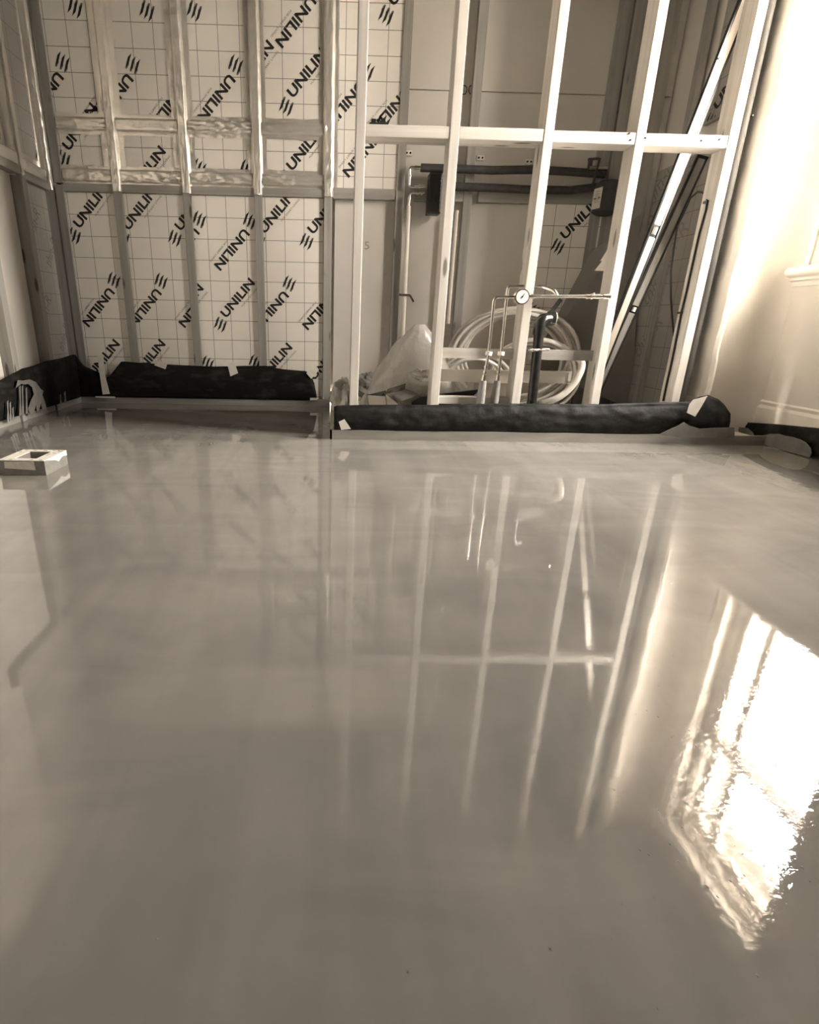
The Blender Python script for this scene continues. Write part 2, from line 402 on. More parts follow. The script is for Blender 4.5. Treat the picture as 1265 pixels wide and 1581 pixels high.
upper = [[(116, 13, 'N'), (96.5, 95, 'R'), (182, 112, 'R'), (98, 246.5, 'N')],
         [(227, 18, 'N'), (205, 98, 'R'), (287, 114, 'R'), (202, 309, 'N')],
         [(300, 18, 'N'), (364, 99, 'R'), (308, 258, 'R'), (381, 259.6, 'R')],
         [(490, -24, 'R'), (362, 155, 'N'), (442, 165.7, 'N'), (441, 277, 'N')],
         [(596, 25, 'N'), (567, 108, 'R'), (638, 118, 'R'), (592, 188, 'R')]]
XE = PY(621, 150, YB).x
for k in range(5):
    a, b = SX[k]+.006, (SX[k+1]-.006 if k < 4 else XE)
    back_board(a, b, ZR+.004, ZC-.01, upper[k])
    
# plasterboard sheets of the void's back wall, a butt joint between them
ZJ = PY(910, 147, YB+.02).z
for (x0_, x1_, z0, z1) in ((.0, 1.98, .03, ZJ-.0025), (XE+.03, 1.98, ZJ+.0025, ZC-.01)):
    MB().box(x0_, x1_, YB+.012, YB+.04, z0, z1).build('plasterboard', 'plasterboard', parent=wall_back, bevel=.001)
bd = back_board(PY(822, 400, YB).x, 1.72, .1, PY(880, 315, YB).z, [(860.9, 381.8, 'N'), (823, 478, 'R'), (905, 480, 'R'), (820, 330, 'R')], y=YB-.03, th=.045)
# pencil marks on the plasterboard
pb = [o for o in wall_back.children if o.name.startswith('plasterboard')][1]
put_print(pb, [([(.07*x, .05*y) for x, y in T_PEN[0]], T_PEN[1], 0)], PY(713, 147, YB+.011), .05, (1, 0, 0), (0, 0, 1), (0, -1, 0), (0, 2, 0, 3), ('pencil',), name='pencil_mark')

pb0 = [o for o in wall_back.children if o.name.startswith('plasterboard')][0]
put_print(pb0, [([(.03*x, .045*y) for x, y in T_FIVE[0]], T_FIVE[1], 0)], PY(563, 385, YB+.011), 0, (1, 0, 0), (0, 0, 1), (0, -1, 0), (0, 2, 0, 3), ('pencil_faint',), name='pencil_mark')
# back studs and rails (parts of the wall)
def stud_b(x, w_, z0, z1, y0=YB-.045, y1=YB+.005, mt='aged_timber_z', parent=wall_back, name='stud'):
    return MB().box(x-w_/2, x+w_/2, y0, y1, z0, z1).build(name, mt, parent=parent, bevel=.002)
for x in SX: stud_b(x, .05, .0, ZR+.02)
for (xa, xb) in zip(SX, SX[1:]): MB().box(xa+.025, xb-.025, YB-.04, YB, ZR-.014, ZR+.03).build('rail', 'aged_timber_x', parent=wall_back, bevel=.002)
Yv = YB-.035
for (pa, pb_, py, z0, wmin) in ((623, 637, 50, .03, 0), (741, 756, 5, .03, 0), (956, 974, 40, .03, 0), (977, 995, 40, .03, 0), (1034, 1053, 10, .03, 0)):
    a, b = PY(pa, py, Yv).x, PY(pb_, py, Yv).x
    stud_b((a+b)/2, b-a, z0, ZC-.01, y0=Yv, y1=YB+.012)
for (pa, pb_) in ((515, 610), (640, 716), (740, 921)):
    a, b = PY(pa, 300, Yv).x, PY(pb_, 300, Yv).x
    MB().box(a, b, Yv+.004, YB+.012, PY(700, 311, Yv).z, PY(700, 294, Yv).z).build('rail', 'aged_timber_x', parent=wall_back, bevel=.002)

# foil-taped upper studs and cross rails
def foil_strip(p0, p1, nrm, wd, proud, flange, seed, cr=.004, base=.35, grad=0, name='foil_tape', parent=wall_back, segl=.016):
    p0, p1, nrm = V(p0), V(p1), V(nrm); a = p1-p0; L_ = a.length; a.normalize(); c = a.cross(nrm)
    prof = []
    for t in (0, .5, 1): prof.append((-wd/2-flange*(1-t), .002+.004*t*(1-t)))
    for t in (.25, .5, .75, 1): prof.append((-wd/2+.015*t, .002+proud*math.sin(t*math.pi/2)))
    for t in (.15, .3, .45, .6, .75, .9): prof.append((-wd/2+.015+(wd-.03)*t, proud+.002))
    for t in (0, .25, .5, .75, 1): prof.append((wd/2-.015*(1-t), .002+proud*math.cos(t*math.pi/2)))
    for t in (.5, 1): prof.append((wd/2+flange*t, .002+.003*(1-t)))
    n = max(4, int(L_/segl)); m_ = len(prof)-1
    def fn(u, v):
        s_, h = prof[int(round(u*m_))]; z = L_*v
        pk = max(.12, min(1, base+grad*max(0, (v-.45)*1.8)+1.6*nz(z*3.1, seed*7.3, s_*4))); j = cr*pk*(nz(s_*45+seed*9, z*22)+.8*nz(s_*110, z*60, seed*5))
        e = .006*nz(z*14, seed*3, 4) if u in (0, 1) else 0
        return p0+a*z+c*(s_+e)+nrm*max(.0015, h+j*(1.4 if 0 < u < 1 else .2))
    return MB().grid(fn, m_, n).build(name, 'foil', parent=parent, smooth=True, recalc=False)
ZN0, ZN1 = 1.57, 1.655
for k, x in enumerate(SX):
    stud_b(x, .05, ZR+.03, ZC-.01, y0=YB-.04)
    xf = (-1.728, SX[1], SX[2], SX[3], SX[4])[k]
    foil_strip((xf, YBB, ZC-.02), (xf+(.012 if k == 0 else 0), YBB, ZR-.01), (0, -1, 0), (.044, .066, .066, .066, .066)[k], .026, (.012, .034, .03, .024, .022)[k], k+1, cr=.0045, grad=.9)
for k in range(4):
    for (z0, z1, sd) in ((ZN0, ZN1, 20), (ZR+.03, ZR+.12, 30)):
        zc = (z0+z1)/2
        MB().box(SX[k]+.028, SX[k+1]-.028, YB-.03, YB, zc-.03, zc+.03).build('rail', 'aged_timber_x', parent=wall_back)
        foil_strip((SX[k]+.03, YBB, zc), (SX[k+1]-.03, YBB, zc), (0, -1, 0), .07, .014, .018, sd+k, cr=.0085, base=.6)

# ------------------------------------------------------------------ left wall: boards, studs, tape
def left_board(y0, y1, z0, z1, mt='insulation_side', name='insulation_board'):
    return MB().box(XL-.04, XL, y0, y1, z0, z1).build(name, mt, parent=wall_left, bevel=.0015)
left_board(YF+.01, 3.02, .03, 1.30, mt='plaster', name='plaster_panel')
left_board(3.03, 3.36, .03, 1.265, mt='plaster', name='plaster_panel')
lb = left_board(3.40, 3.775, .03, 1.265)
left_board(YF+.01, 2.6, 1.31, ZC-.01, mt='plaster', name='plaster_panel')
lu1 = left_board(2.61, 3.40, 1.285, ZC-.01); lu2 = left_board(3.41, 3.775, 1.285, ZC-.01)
for (o, px, py, t, r_) in ((lu1, 4, 208, 'R', (2.62, 3.39)), (lu2, 60, 243, 'R', (3.42, 3.77)), (lu1, 0, 100, 'R', (2.62, 3.39))):
    a = PX(px, py, XL)
    put_print(o, LOGO, a, -ANG if t == 'N' else ANG, (0, 1, 0), (0, 0, 1), (1, 0, 0), (r_[0], r_[1], 1.29, 2.7), ('print_black', 'print_grey'))
def outline_mark(o, a, ang, ux, nrm, rect, sc=.26):
    vs, fs = T_OUT
    put_print(o, [([(sc*x, sc*.34*y) for x, y in vs], fs, 0)], a, ang, ux, (0, 0, 1), nrm, rect, ('pencil_faint',))
for (px, py) in ((52, 372), (78, 415), (70, 505), (98, 545)):
    outline_mark(lb, PX(px, py, XL), math.radians(52), (0, 1, 0), (1, 0, 0), (3.41, 3.77, .04, 1.26), .2)
def left_stud(y0, y1, z0, z1, d=.05, mt='aged_timber_z', name='stud'):
    return MB().box(XL-.005, XL+d, y0, y1, z0, z1).build(name, mt, parent=wall_left, bevel=.002)
left_stud(2.975, 3.025, .0, 1.27, d=.06); left_stud(3.365, 3.415, .0, 1.27, d=.06)
left_stud(3.74, 3.775, .0, 1.27, d=.062)
MB().box(XL-.004, XL+.058, 2.5, 3.365, 1.265, 1.31).build('rail', 'aged_timber_y', parent=wall_left, bevel=.002)
MB().box(XL-.004, XL+.03, 3.415, 3.745, 1.262, 1.30).build('rail', 'aged_timber_y', parent=wall_left, bevel=.002)
foil_strip((XL, 3.39, ZC-.02), (XL, 3.39, 1.26), (1, 0, 0), .06, .058, .03, 51, parent=wall_left, cr=.003)
foil_strip((XL, 3.735, ZC-.02), (XL, 3.735, 1.26), (1, 0, 0), .03, .03, .02, 52, parent=wall_left, cr=.003)
foil_strip((XL, 2.5, 1.335), (XL, 3.36, 1.335), (1, 0, 0), .09, .055, .03, 53, parent=wall_left, cr=.003)
foil_strip((XL, 3.42, 1.335), (XL, 3.72, 1.335), (1, 0, 0), .08, .03, .03, 54, parent=wall_left, cr=.004)

# ------------------------------------------------------------------ void side wall: boards and battens
XV = 1.97
def top_edge(px, py): return PX(px, py, XV)
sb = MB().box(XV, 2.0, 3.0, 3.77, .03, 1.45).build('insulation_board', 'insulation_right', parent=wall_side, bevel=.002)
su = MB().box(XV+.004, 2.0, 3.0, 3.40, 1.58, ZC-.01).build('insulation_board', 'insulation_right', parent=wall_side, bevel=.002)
put_print(su, LOGO, PX(1096, 190, XV+.004), ANG, (0, -1, 0), (0, 0, 1), (-1, 0, 0), (-3.39, -3.01, 1.59, 2.7), ('print_black', 'print_grey'))
for (px, py) in ((974, 400), (1020, 425), (985, 555), (998, 475), (1002, 330)):
    outline_mark(sb, PX(px, py, XV), math.radians(48), (0, -1, 0), (-1, 0, 0), (-3.76, -3.01, .04, 1.44), .3)
for (px, py, z0, z1, wd) in ((1000, 520, .03, 1.40, .035), (1085, 60, 1.46, ZC-.01, .05)):
    y = PX(px, py, XV-.03).y
    MB().box(XV-.03, XV+.003, y-wd/2, y+wd/2, z0, z1).build('batten', 'aged_timber_z', parent=wall_side, bevel=.002)

# ------------------------------------------------------------------ stud partition: one frame
part = thing('stud_partition', (.9, YS, .05), 'pale timber stud partition of upright studs and a row of noggins', 'timber frame')
RX = [.126, .528, .933, 1.332, 1.735]
SW, SD = .041, .10
for k, r in enumerate(RX):
    MB().box(r-SW, r, YS, YS+SD, .05, ZC-.01).build('stud', 'pale_timber_z', parent=part, bevel=.0025)
MB().box(RX[0]-SW, 1.99, YS, YS+SD, .03, .05).build('sole_plate', 'pale_timber_x', parent=part)
NZ = [(1.297, 1.343), (1.297, 1.343), (1.295, 1.339), (1.292, 1.338)]
for k in range(4):
    MB().box(RX[k], RX[k+1]-SW, YS+.002, YS+SD, *NZ[k]).build('noggin', 'pale_timber_x', parent=part, bevel=.0025)
for k in (1, 2):
    a = PY(700, 553, YS+.07).z; b = PY(700, 537, YS+.07).z
    MB().box(RX[k], RX[k+1]-SW, YS+.06, YS+SD, a, b).build('batten', 'pale_timber_x' if k == 1 else 'aged_timber_x', parent=part, bevel=.002)
MB().box(RX[1], RX[2]-SW, YS+.03, YS+SD, .17, .205).build('batten', 'pale_timber_x', parent=part, bevel=.002)
# screw heads
for (px, py) in ((972, 206), (974, 216), (1112, 215), (1084, 217), (1110, 90), (997, 213)):
    p = PY(px, py, YS-.001); MB().tube([p+V((0, .004, 0)), p+V((0, -.0015, 0))], .004, 8).build('screw_head', 'black', parent=part)

# existing rounded post between the partition and the pier
m = MB(); r0, r1 = 1.795, 1.868
prof = [(r0, YS+.2), (r0, YS+.165)]+[(r0+.003+(r1-r0-.006)*t, YS+.165-.045*math.sin(math.pi*t)**.6) for t in [k/12 for k in range(13)]]+[(r1, YS+.17), (r1, YS+.2)]
m.prism([(x, y, .04) for x, y in prof], (0, 0, ZC-.05))
pst = m.build('rounded_post', 'old_post', smooth=True)
tag(pst, 'rounded old timber post with nail holes between partition and white pier', 'post')
m = MB().box(1.81, 1.96, YS+.24, YS+.28, .04, ZC-.01)
tag(m.build('packing_timber', 'aged_timber_z', bevel=.002), 'dark packing timber in the gap behind the rounded post', 'timber')
for (px, py) in ((1165, 149), (1151, 210), (1125, 307), (1163, 178)):
    p = PY(px, py, YS+.121); MB().tube([p+V((0, .01, 0)), p+V((0, -.001, 0))], .0035, 8).build('nail_hole', 'black', parent=pst)

# ------------------------------------------------------------------ windows, sills, skirting of the right wall
def window(n, y0, y1, z0, z1):
    fr = MB(); x = XR
    fr.box(x+.05, x+.16, y0, y0+.05, z0-.05, z1); fr.box(x+.05, x+.16, y1-.05, y1, z0-.05, z1)
    fr.box(x+.05, x+.16, y0, y1, z1-.05, z1); fr.box(x+.05, x+.16, y0, y1, z0-.05, z0)
    o = struct(fr.build('window_%d' % n, 'white_paint', bevel=.004))
    zm = z0+.94; bar = y1-.23
    for (a, b, dx, nm) in ((z0+.002, zm+.03, .0, 'lower_sash'), (zm-.03, z1-.05, .045, 'upper_sash')):
        s = MB(); s.box(x+.065+dx, x+.105+dx, y0+.05, y0+.09, a, b); s.box(x+.065+dx, x+.105+dx, y1-.09, y1-.05, a, b)
        s.box(x+.065+dx, x+.105+dx, y0+.09, y1-.09, a, a+(.09 if nm == 'lower_sash' else .05)); s.box(x+.065+dx, x+.105+dx, y0+.09, y1-.09, b-.045, b)
        s.box(x+.07+dx, x+.1+dx, bar-.02, bar+.02, a, b)
        so = s.build(nm, 'white_paint', parent=o, bevel=.003)
        for (ga, gb) in ((y0+.09, bar-.02), (bar+.02, y1-.09)):
            MB().box(x+.083+dx, x+.087+dx, ga-.004, gb+.004, a+.045, b-.04).build('pane', 'glass', parent=so)
    # architrave mouldings round the opening on the room side
    ar = MB()
    for (w0, w1, d) in ((-.01, .05, .03), (.05, .085, .018), (.085, .11, .028)):
        ar.box(x-d, x+.002, y1+w0, y1+w1, z0-.06, z1+w1); ar.box(x-d, x+.002, y0-w1, y0-w0, z0-.06, z1+w1)
        ar.box(x-d, x+.002, y0, y1, z1+w0, z1+w1)
    ar.build('architrave', 'white_paint', parent=o, bevel=.004)
    sl = MB(); pr = [(x+.06, z0-.002), (x-.055, z0-.002)]+[(x-.055-.022*math.sin(t), z0-.024+.022*math.cos(t)) for t in (math.pi*k/8 for k in range(9))]+[(x-.045, z0-.05), (x-.045, z0-.062), (x-.03, z0-.066), (x-.025, z0-.088), (x+.06, z0-.088)]
    sl.prism([(px_, y0-.1, pz) for px_, pz in pr], (0, (y1-y0)+(.255 if n == 1 else .2), 0))
    sl.build('sill', 'white_paint', parent=o, smooth=True)
    return o
for i, wv in enumerate(WINDOWS): window(i+1, *wv)
m = MB(); pr = [(XR+.01, .02), (XR-.03, .02), (XR-.03, .17), (XR-.022, .185), (XR-.028, .2), (XR-.018, .215), (XR-.016, .235), (XR+.01, .245)]
m.prism([(px_, 1.45, pz) for px_, pz in pr], (0, PIER-.03-1.45, 0))
struct(m.build('baseboard_right', 'white_paint'))
MB().box(XR-.022, XR+.004, 1.46, 2.80, .06, WINDOWS[0][2]-.088).build('apron_panel', 'plaster', parent=wall_right, bevel=.002)

# ------------------------------------------------------------------ black membrane upstands
def curtain(name, base, top, out, n, rows, bulge, seed, th=.005):
    # base(u), top(u): points along the foot and the free upper edge; out: outward direction
    out = V(out)
    def fn(u, v):
        b, t = V(base(u)), V(top(u)); p = b+(t-b)*v
        return p+out*(bulge(u, v)+.006*nz(u*14+seed, v*3)+.004*nz(u*40, v*7, seed))
    return MB().grid(fn, n, rows).build(name, 'membrane', smooth=True, thick=th)
# along the back wall
TB = [(158, 600), (164, 584), (170, 580), (187.8, 558), (214, 560), (262, 563), (330, 566), (380, 565), (412, 565), (436, 570), (472, 573), (480, 578), (485, 590), (489, 611)]
YMB = 3.725
def tb(u): px = 158+331*u; return PY(px, interp(TB, px), YMB)
def bb_(u): p = PY(158+331*u, 612, YMB); return V((p.x, YMB, .04))
mem_b = curtain('damp_proof_membrane', bb_, tb, (0, -1, 0), 90, 10, lambda u, v: .012*math.sin(math.pi*v), 1)
tag(mem_b, 'black membrane upstand pinned along the foot of the printed insulation boards', 'membrane', 'black membrane upstands')
# left wall and corner
TL = [(-260, 640), (0, 587), (17, 578), (34, 569), (44, 567), (73, 557), (95, 553), (115, 546.5)]
XM = -1.69
def cl_top(u):
    if u < .75:
        px = -260+375*(u/.75); return PX(px, interp(TL, px), XM)
    t = (u-.75)/.25; px = 115+42*t; return PY(px, interp([(115, 546.5), (130, 565), (137, 568), (157, 577)], px), YMB-.0)
def cl_base(u):
    p = cl_top(u); return V((p.x, p.y, .04))
mem_l = curtain('damp_proof_membrane', cl_base, cl_top, (.7, -.5, 0), 90, 10, lambda u, v: .015*math.sin(math.pi*v)*min(1, abs(u-.75)*8), 2)
tag(mem_l, 'black membrane upstand on left wall splashed with drying slurry, peaked at corner', 'membrane', 'black membrane upstands')
# along the partition, rolled over
TP = [(516, 628), (522, 626), (560, 625), (690, 625), (735, 624), (760, 623), (840, 623.5), (930, 624), (1065, 620), (1078, 617)]
def tp(u): px = 516+562*u; return PY(px, interp(TP, px), YM+.03)
def bp(u): p = PY(516+562*u, 665, YM+.005); return V((p.x, YM+.005+.02*u, .042))
mem_p = curtain('damp_proof_membrane', bp, tp, (0, -1, 0), 110, 14, lambda u, v: .022*math.sin(math.pi*min(1, v*1.08))**.7, 3, th=.006)
tag(mem_p, 'thick black membrane roll along the foot of the stud partition', 'membrane', 'black membrane upstands')
# bunched corner piece
m = MB()
TC = [(1040, 655), (1062, 640), (1068, 622), (1080, 614), (1092, 611), (1108, 617), (1122, 628), (1134, 641), (1135, 652)]
def fnc(u, v):
    px = 1040+95*u; zt = PY(px, interp(TC, px), YM-.0).z; x = PY(px, 640, YM).x
    b = .04*math.sin(math.pi*v**.8)*math.sin(math.pi*u)**.6
    z = .03+(zt-.03)*v
    return V((x+.0*v, YM+.04-b-.02*u+.008*nz(u*6, v*4, 3)-.0, z))
m.grid(fnc, 40, 14)
tag(m.build('damp_proof_membrane', 'membrane', smooth=True, thick=.006), 'bunched fold of black membrane in the corner below the white pier', 'membrane', 'black membrane upstands')
TR = [(1128, 648), (1150, 652), (1200, 655), (1265, 661), (1500, 690)]
def tr(u):
    px = 1128+372*min(1, u/.6); p = PX(px, interp(TR, px), XR-.045)
    if u > .6: p.y += (YF+.05-p.y)*(u-.6)/.4
    return p
def br(u): p = tr(u); return V((p.x+.005, p.y, .0))
mem_r = curtain('damp_proof_membrane', br, tr, (-1, 0, 0), 100, 8, lambda u, v: .008*math.sin(math.pi*v), 5)
tag(mem_r, 'low black membrane strip under the white skirting of right wall', 'membrane', 'black membrane upstands')

# slurry splashes: thin raised films lying on the membranes
def splash(name, par, pts, plane, off, lab):
    pp = [plane(*p) for p in pts]; mm = MB().prism([p+V(off) for p in pp], V(off).normalized()*-.004)
    return mm.build(name, 'slurry', parent=par, label=lab)
L1 = lambda px, py: PX(px, py, XM)
splash('slurry_splash', mem_l, [(22, 586), (30, 587), (40, 585), (50, 589), (57, 599), (62, 603), (60, 609), (64, 619), (67, 631), (60, 633), (58, 622), (55, 633), (52, 636), (50, 624), (47, 638), (41, 639), (38, 630), (42, 618), (47, 608), (44, 597), (38, 592), (33, 593), (27, 592), (19, 598)], L1, (.03, -.02, 0), 'grey dripping slurry splash')
random.seed(11)
for (px, y0, y1) in ((5, 620, 646), (9, 622, 648), (13, 630, 647), (24, 597, 640), (28, 596, 638), (34, 600, 637), (87, 610, 622), (94, 606, 620)):
    splash('slurry_drip', mem_l, [(px, y0), (px+2.2, y0-3), (px+2.6, (y0+y1)/2), (px+4, y1), (px, y1+1), (px+.8, (y0+y1)/2)], L1, (.03, -.02, 0), 'grey slurry drip')
L2 = lambda px, py: PY(px, py, YM)
splash('slurry_splash', mem_p, [(1012, 669), (1024, 663), (1040, 656), (1050, 650), (1058, 655), (1075, 660), (1092, 659), (1120, 658), (1127, 658), (1127, 674), (1080, 674), (1040, 673)], L2, (0, -.035, 0), 'grey slurry smear')
splash('slurry_splash', mem_r, [(1140, 659), (1158, 661), (1166, 668), (1169, 678), (1150, 676)], lambda a, b: PX(a, b, XR-.06), (-.012, 0, 0), 'grey slurry smear')
splash('slurry_splash', mem_r, [(1174, 682), (1180, 673), (1192, 670), (1206, 670), (1216, 673), (1228, 675), (1240, 679), (1248, 683), (1256, 692), (1257, 700), (1254, 706), (1225, 698), (1195, 691)], lambda a, b: PX(a, b, XR-.06), (-.012, 0, 0), 'grey slurry smear')

# tape pieces
def tape(name, pts, plane, off, lab):
    pp = [plane(*p)+V(off) for p in pts]
    return tag(MB().prism(pp, V(off).normalized()*.0015).build(name, 'tape'), lab, 'tape', 'pale tape pieces holding the membrane')
B1 = lambda px, py: PY(px, py, YMB-.012)
for pts, lab in (([(151, 545), (160, 547), (163, 580), (170, 608), (159, 609), (154, 575)], 'long crumpled tape strip in back left corner by the membrane gap'),
                 ([(240, 556), (259, 561), (256, 570), (239, 564)], 'square tape tab on back membrane top, second from left corner'),
                 ([(351, 560), (362, 558), (368, 576), (356, 581)], 'square tape tab in middle of back membrane top edge'),
                 ([(473, 576), (487, 563), (493, 571), (481, 585)], 'tilted tape tab at right end of back membrane'),
                 ([(479, 614), (490, 614), (490, 618), (479, 618)], 'small tape scrap low at right end of back edge strip'),
                 ([(148, 611.5), (178, 612), (178, 614.5), (148, 613.5)], 'thin tape sliver on back edge strip near left corner')):
    tape('tape_piece', pts, B1, (0, -.004, 0), lab)
tape('tape_piece', [(523, 651), (532, 647), (542, 662), (527, 663.5)], lambda a, b: PY(a, b, YM-.025), (0, -.003, 0), 'pale tape tab on left end of partition membrane')
tape('tape_piece', [(1070, 617), (1092, 611), (1083, 627), (1073, 643), (1060, 637), (1064, 624)], lambda a, b: PY(a, b, YM-.012), (0, -.003, 0), 'large torn tape flap on bunched membrane below pier')

# ------------------------------------------------------------------ floor box former standing in the screed
p = V((-1.115, 2.0, 0))
fm = thing('floor_box_former', p, 'chipped white square frame block standing in wet screed at left', 'block')
def former():
    x0, x1, y0, y1, h, t = -1.205, -1.04, 1.915, 2.085, .056, .042
    z0 = -.005
    m = MB()
    for (a, b, c, d) in ((x0, x1, y0, y0+.03), (x0, x1, y1-.03, y1), (x0, x0+t, y0+.03, y1-.03), (x1-t, x1, y0+.03, y1-.03)): m.box(a, b, c, d, z0, h-.003)
    m.build('frame', 'wet_polystyrene', parent=fm)
    m = MB()
    for (a, b, c, d) in ((x0, x1, y0, y0+.03), (x0, x1, y1-.03, y1), (x0, x0+t, y0+.03, y1-.03), (x1-t, x1, y0+.03, y1-.03)): m.box(a, b, c, d, h-.003, h)
    m.build('top_skin', 'polystyrene', parent=fm)
    # white patches left on the sides
    m = MB(); m.prism([(x0+.02, y0-.0012, .026), (x0+.13, y0-.0012, .02), (x0+.128, y0-.0012, h-.004), (x0+.022, y0-.0012, h-.006)], (0, .001, 0)); 
    m.prism([(x1+.0012, y0+.0, h), (x1+.0012, y0+.08, h-.018), (x1+.0012, y0+.1, h-.028), (x1+.0012, y0+.13, h-.016), (x1+.0012, y1, h-.02), (x1+.0012, y1, h)], (-.001, 0, 0))
    m.build('side_patch', 'polystyrene', parent=fm)
    random.seed(2); m = MB()
    for k in range(14):
        cx = random.choice([random.uniform(x0+.005, x0+t-.01), random.uniform(x1-t+.01, x1-.005)]) if k % 2 else random.uniform(x0+.01, x1-.01)
        cy = random.uniform(y0+.03, y1-.01) if k % 2 else random.choice([y0+.012, y1-.012])
        m.prism([(cx+random.uniform(.3, 1)*.009*math.cos(a_), cy+random.uniform(.3, 1)*.006*math.sin(a_), h+.0005) for a_ in (i*math.pi/3.5 for i in range(7))], (0, 0, -.001))
    m.build('chips', 'wet_polystyrene', parent=fm)['kind'] = 'stuff'
former()

# ------------------------------------------------------------------ plumbing on the partition
YC = YS-.025
cp = thing('copper_manifold', PY(752, 620, YC+.03), 'copper test pipework with pressure gauge across the studs', 'pipework')
def seg(name, pts, r, mt='copper', n=10, parent=cp, rad=.02): return MB().tube(bend(pts, rad) if len(pts) > 2 else pts, r, n).build(name, mt, parent=parent, smooth=True)
q = lambda px, py, d=0: PY(px, py, YC+d)
seg('pipe', [q(746, 590, .03), q(755, 545, .03), q(763, 463), q(767, 459), q(800, 458.5)], .0075, rad=.03)
seg('pipe', [q(768, 590, .05), q(774, 545, .05), q(783, 452, .045), q(785, 442.5, .045), q(835, 441.5, .045), q(857, 449, .0), q(861, 458)], .0075, rad=.02)
seg('pipe', [q(822, 457.5), q(905, 457.5)], .0085)
for a, b in ((816, 826), (822, 819)): pass
for (a, b, r) in ((814, 819, .008), (819, 824, .012), (824, 828, .009), (852, 853.5, .0105), (893, 894.5, .0105), (905, 908, .012), (908, 912, .009), (912, 915, .014), (915, 919, .0095), (919, 927, .012), (927, 931, .009), (931, 942, .013)):
    MB().tube([q(a, 457.8), q(b, 457.8)], r, 12).build('fitting', 'brass', parent=cp, smooth=True)
MB().tube([q(916.5, 457.8), q(917.5, 452)], .004, 8).build('valve_lever', 'brass', parent=cp)
g = q(804.5, 458.5)
MB().tube([g+V((0, .012, 0)), g+V((0, -.022, 0))], .0335, 24).build('gauge_case', 'brass', parent=cp, smooth=True)
dial = MB().tube([g+V((0, -.021, 0)), g+V((0, -.0235, 0))], .0285, 24).build('gauge_dial', 'white_plastic', parent=cp)
m = MB(); m.obox(g+V((-.005, -.0242, -.008)), g+V((.008, -.0242, .014)), .003, .0008, (0, 1, 0)); m.tube([g+V((0, -.0238, 0)), g+V((0, -.0255, 0))], .004, 10)
for k in range(9):
    t = math.radians(225-270*k/8); m.obox(g+V((.021*math.cos(t), -.0238, .021*math.sin(t))), g+V((.026*math.cos(t), -.0238, .026*math.sin(t))), .0016, .0006, (0, 1, 0))
m.build('needle', 'black', parent=dial)
for (xa, ya, xb, yb, d) in ((755, 545, 746, 590, .03), (774, 545, 768, 590, .05)):
    L_ = lambda t: q(xa+(xb-xa)*t, ya+(yb-ya)*t, d)
    for t0, t1, r in ((-.05, .08, .016), (.45, .5, .012), (.62, .68, .012), (.75, .8, .013), (.8, .95, .011)):
        MB().tube([L_(t0), L_(t1)], r, 12).build('fitting', 'white_plastic' if t0 < 0 else 'brass', parent=cp, smooth=True)
    b = L_(.95); e = V((b.x-.012, b.y, .03)); MB().tube([b, b+(e-b)*.3, e], [.016, .021, .023], 12).build('foam_sleeve', 'grey_sleeve', parent=cp, smooth=True)

# black waste pipe with elbow
wp = thing('waste_pipe', PY(828, 622, YS+.03), 'black plastic waste pipe with elbow strapped to a batten', 'pipe')
a0 = PY(823, 620, YS+.03); a0.z = .03; a1 = PY(834, 500, YS+.03); a2 = PY(838, 491, YS+.03); a3 = PY(852, 492, YS+.06)
MB().tube(bend([a0, a1], .02), .0235, 16).build('pipe', 'black_pipe', parent=wp, smooth=True)
MB().tube(bend([a1+V((0, 0, -.05)), a1+V((0, 0, .02)), a3+V((.0, 0, .0))], .045, 8), .0275, 16).build('elbow', 'black_pipe', parent=wp, smooth=True)
MB().tube([a3+V((-.02, 0, 0)), a3+V((.012, 0, 0))], .033, 16).build('collar', 'black_pipe', parent=wp, smooth=True)
MB().tube([a3+V((.012, 0, 0)), a3+V((.018, 0, 0))], .03, 16).build('ring', 'card_white', parent=wp, smooth=True)
MB().obox(a3+V((.0, .03, .02)), a3+V((.05, .045, .09)), .018, .01).build('bracket', 'membrane', parent=wp)
m = MB(); zz = PY(830, 541, YS).z
for k in range(13):
    t = -.5+k/12*1.9; c = V((a1.x-.012+t*.05, YS+.03-.027*math.cos(max(-1, min(1, t*1.1))*math.pi/2)-.0, zz+.002*t))
    m.tube(arc(c, .0055, 0, 2*math.pi, 8, (1, 0, 0), (0, 0, 1))[:-1], .0016, 5, closed=True)
m.build('band_strap', 'brass', parent=wp)

# insulated heating pipes on the back wall of the void
YI = YB-.075
for (pts, lab) in (([(650, 259), (700, 260.5), (760, 263), (820, 262), (880, 265), (935, 269)], 'upper black foam insulated pipe behind the studs'),
                   ([(686, 288.5), (700, 288), (760, 290), (820, 293), (880, 294), (928, 288)], 'lower black foam insulated pipe behind the studs')):
    e = thing('insulated_pipe', PY(*pts[0], YI), lab, 'pipe', 'foam insulated pipes in the void')
    P_ = [PY(a, b, YI) for a, b in pts]
    MB().tube(P_, .0225, 14).build('foam_sleeve', 'pipe_foam', parent=e, smooth=True)
    MB().tube([P_[0]+V((-.03, 0, 0)), P_[0]+V((.02, 0, 0))], .011, 10).build('pipe', 'copper', parent=e, smooth=True)
    if 'upper' in lab:
        for (px, dz) in ((917, 0),):
            c = PY(px, 264, YI); MB().obox(c+V((-.004, -.03, -.075)), c+V((.012, -.03, .06)), .012, .008).build('pipe_clip', 'pipe_foam', parent=e)
vt = thing('tail_pipework', PY(634, 520, YI), 'copper elbows and white tail pipe dropping down beside the black box', 'pipework')
V1 = lambda px, py: PY(px, py, YI)
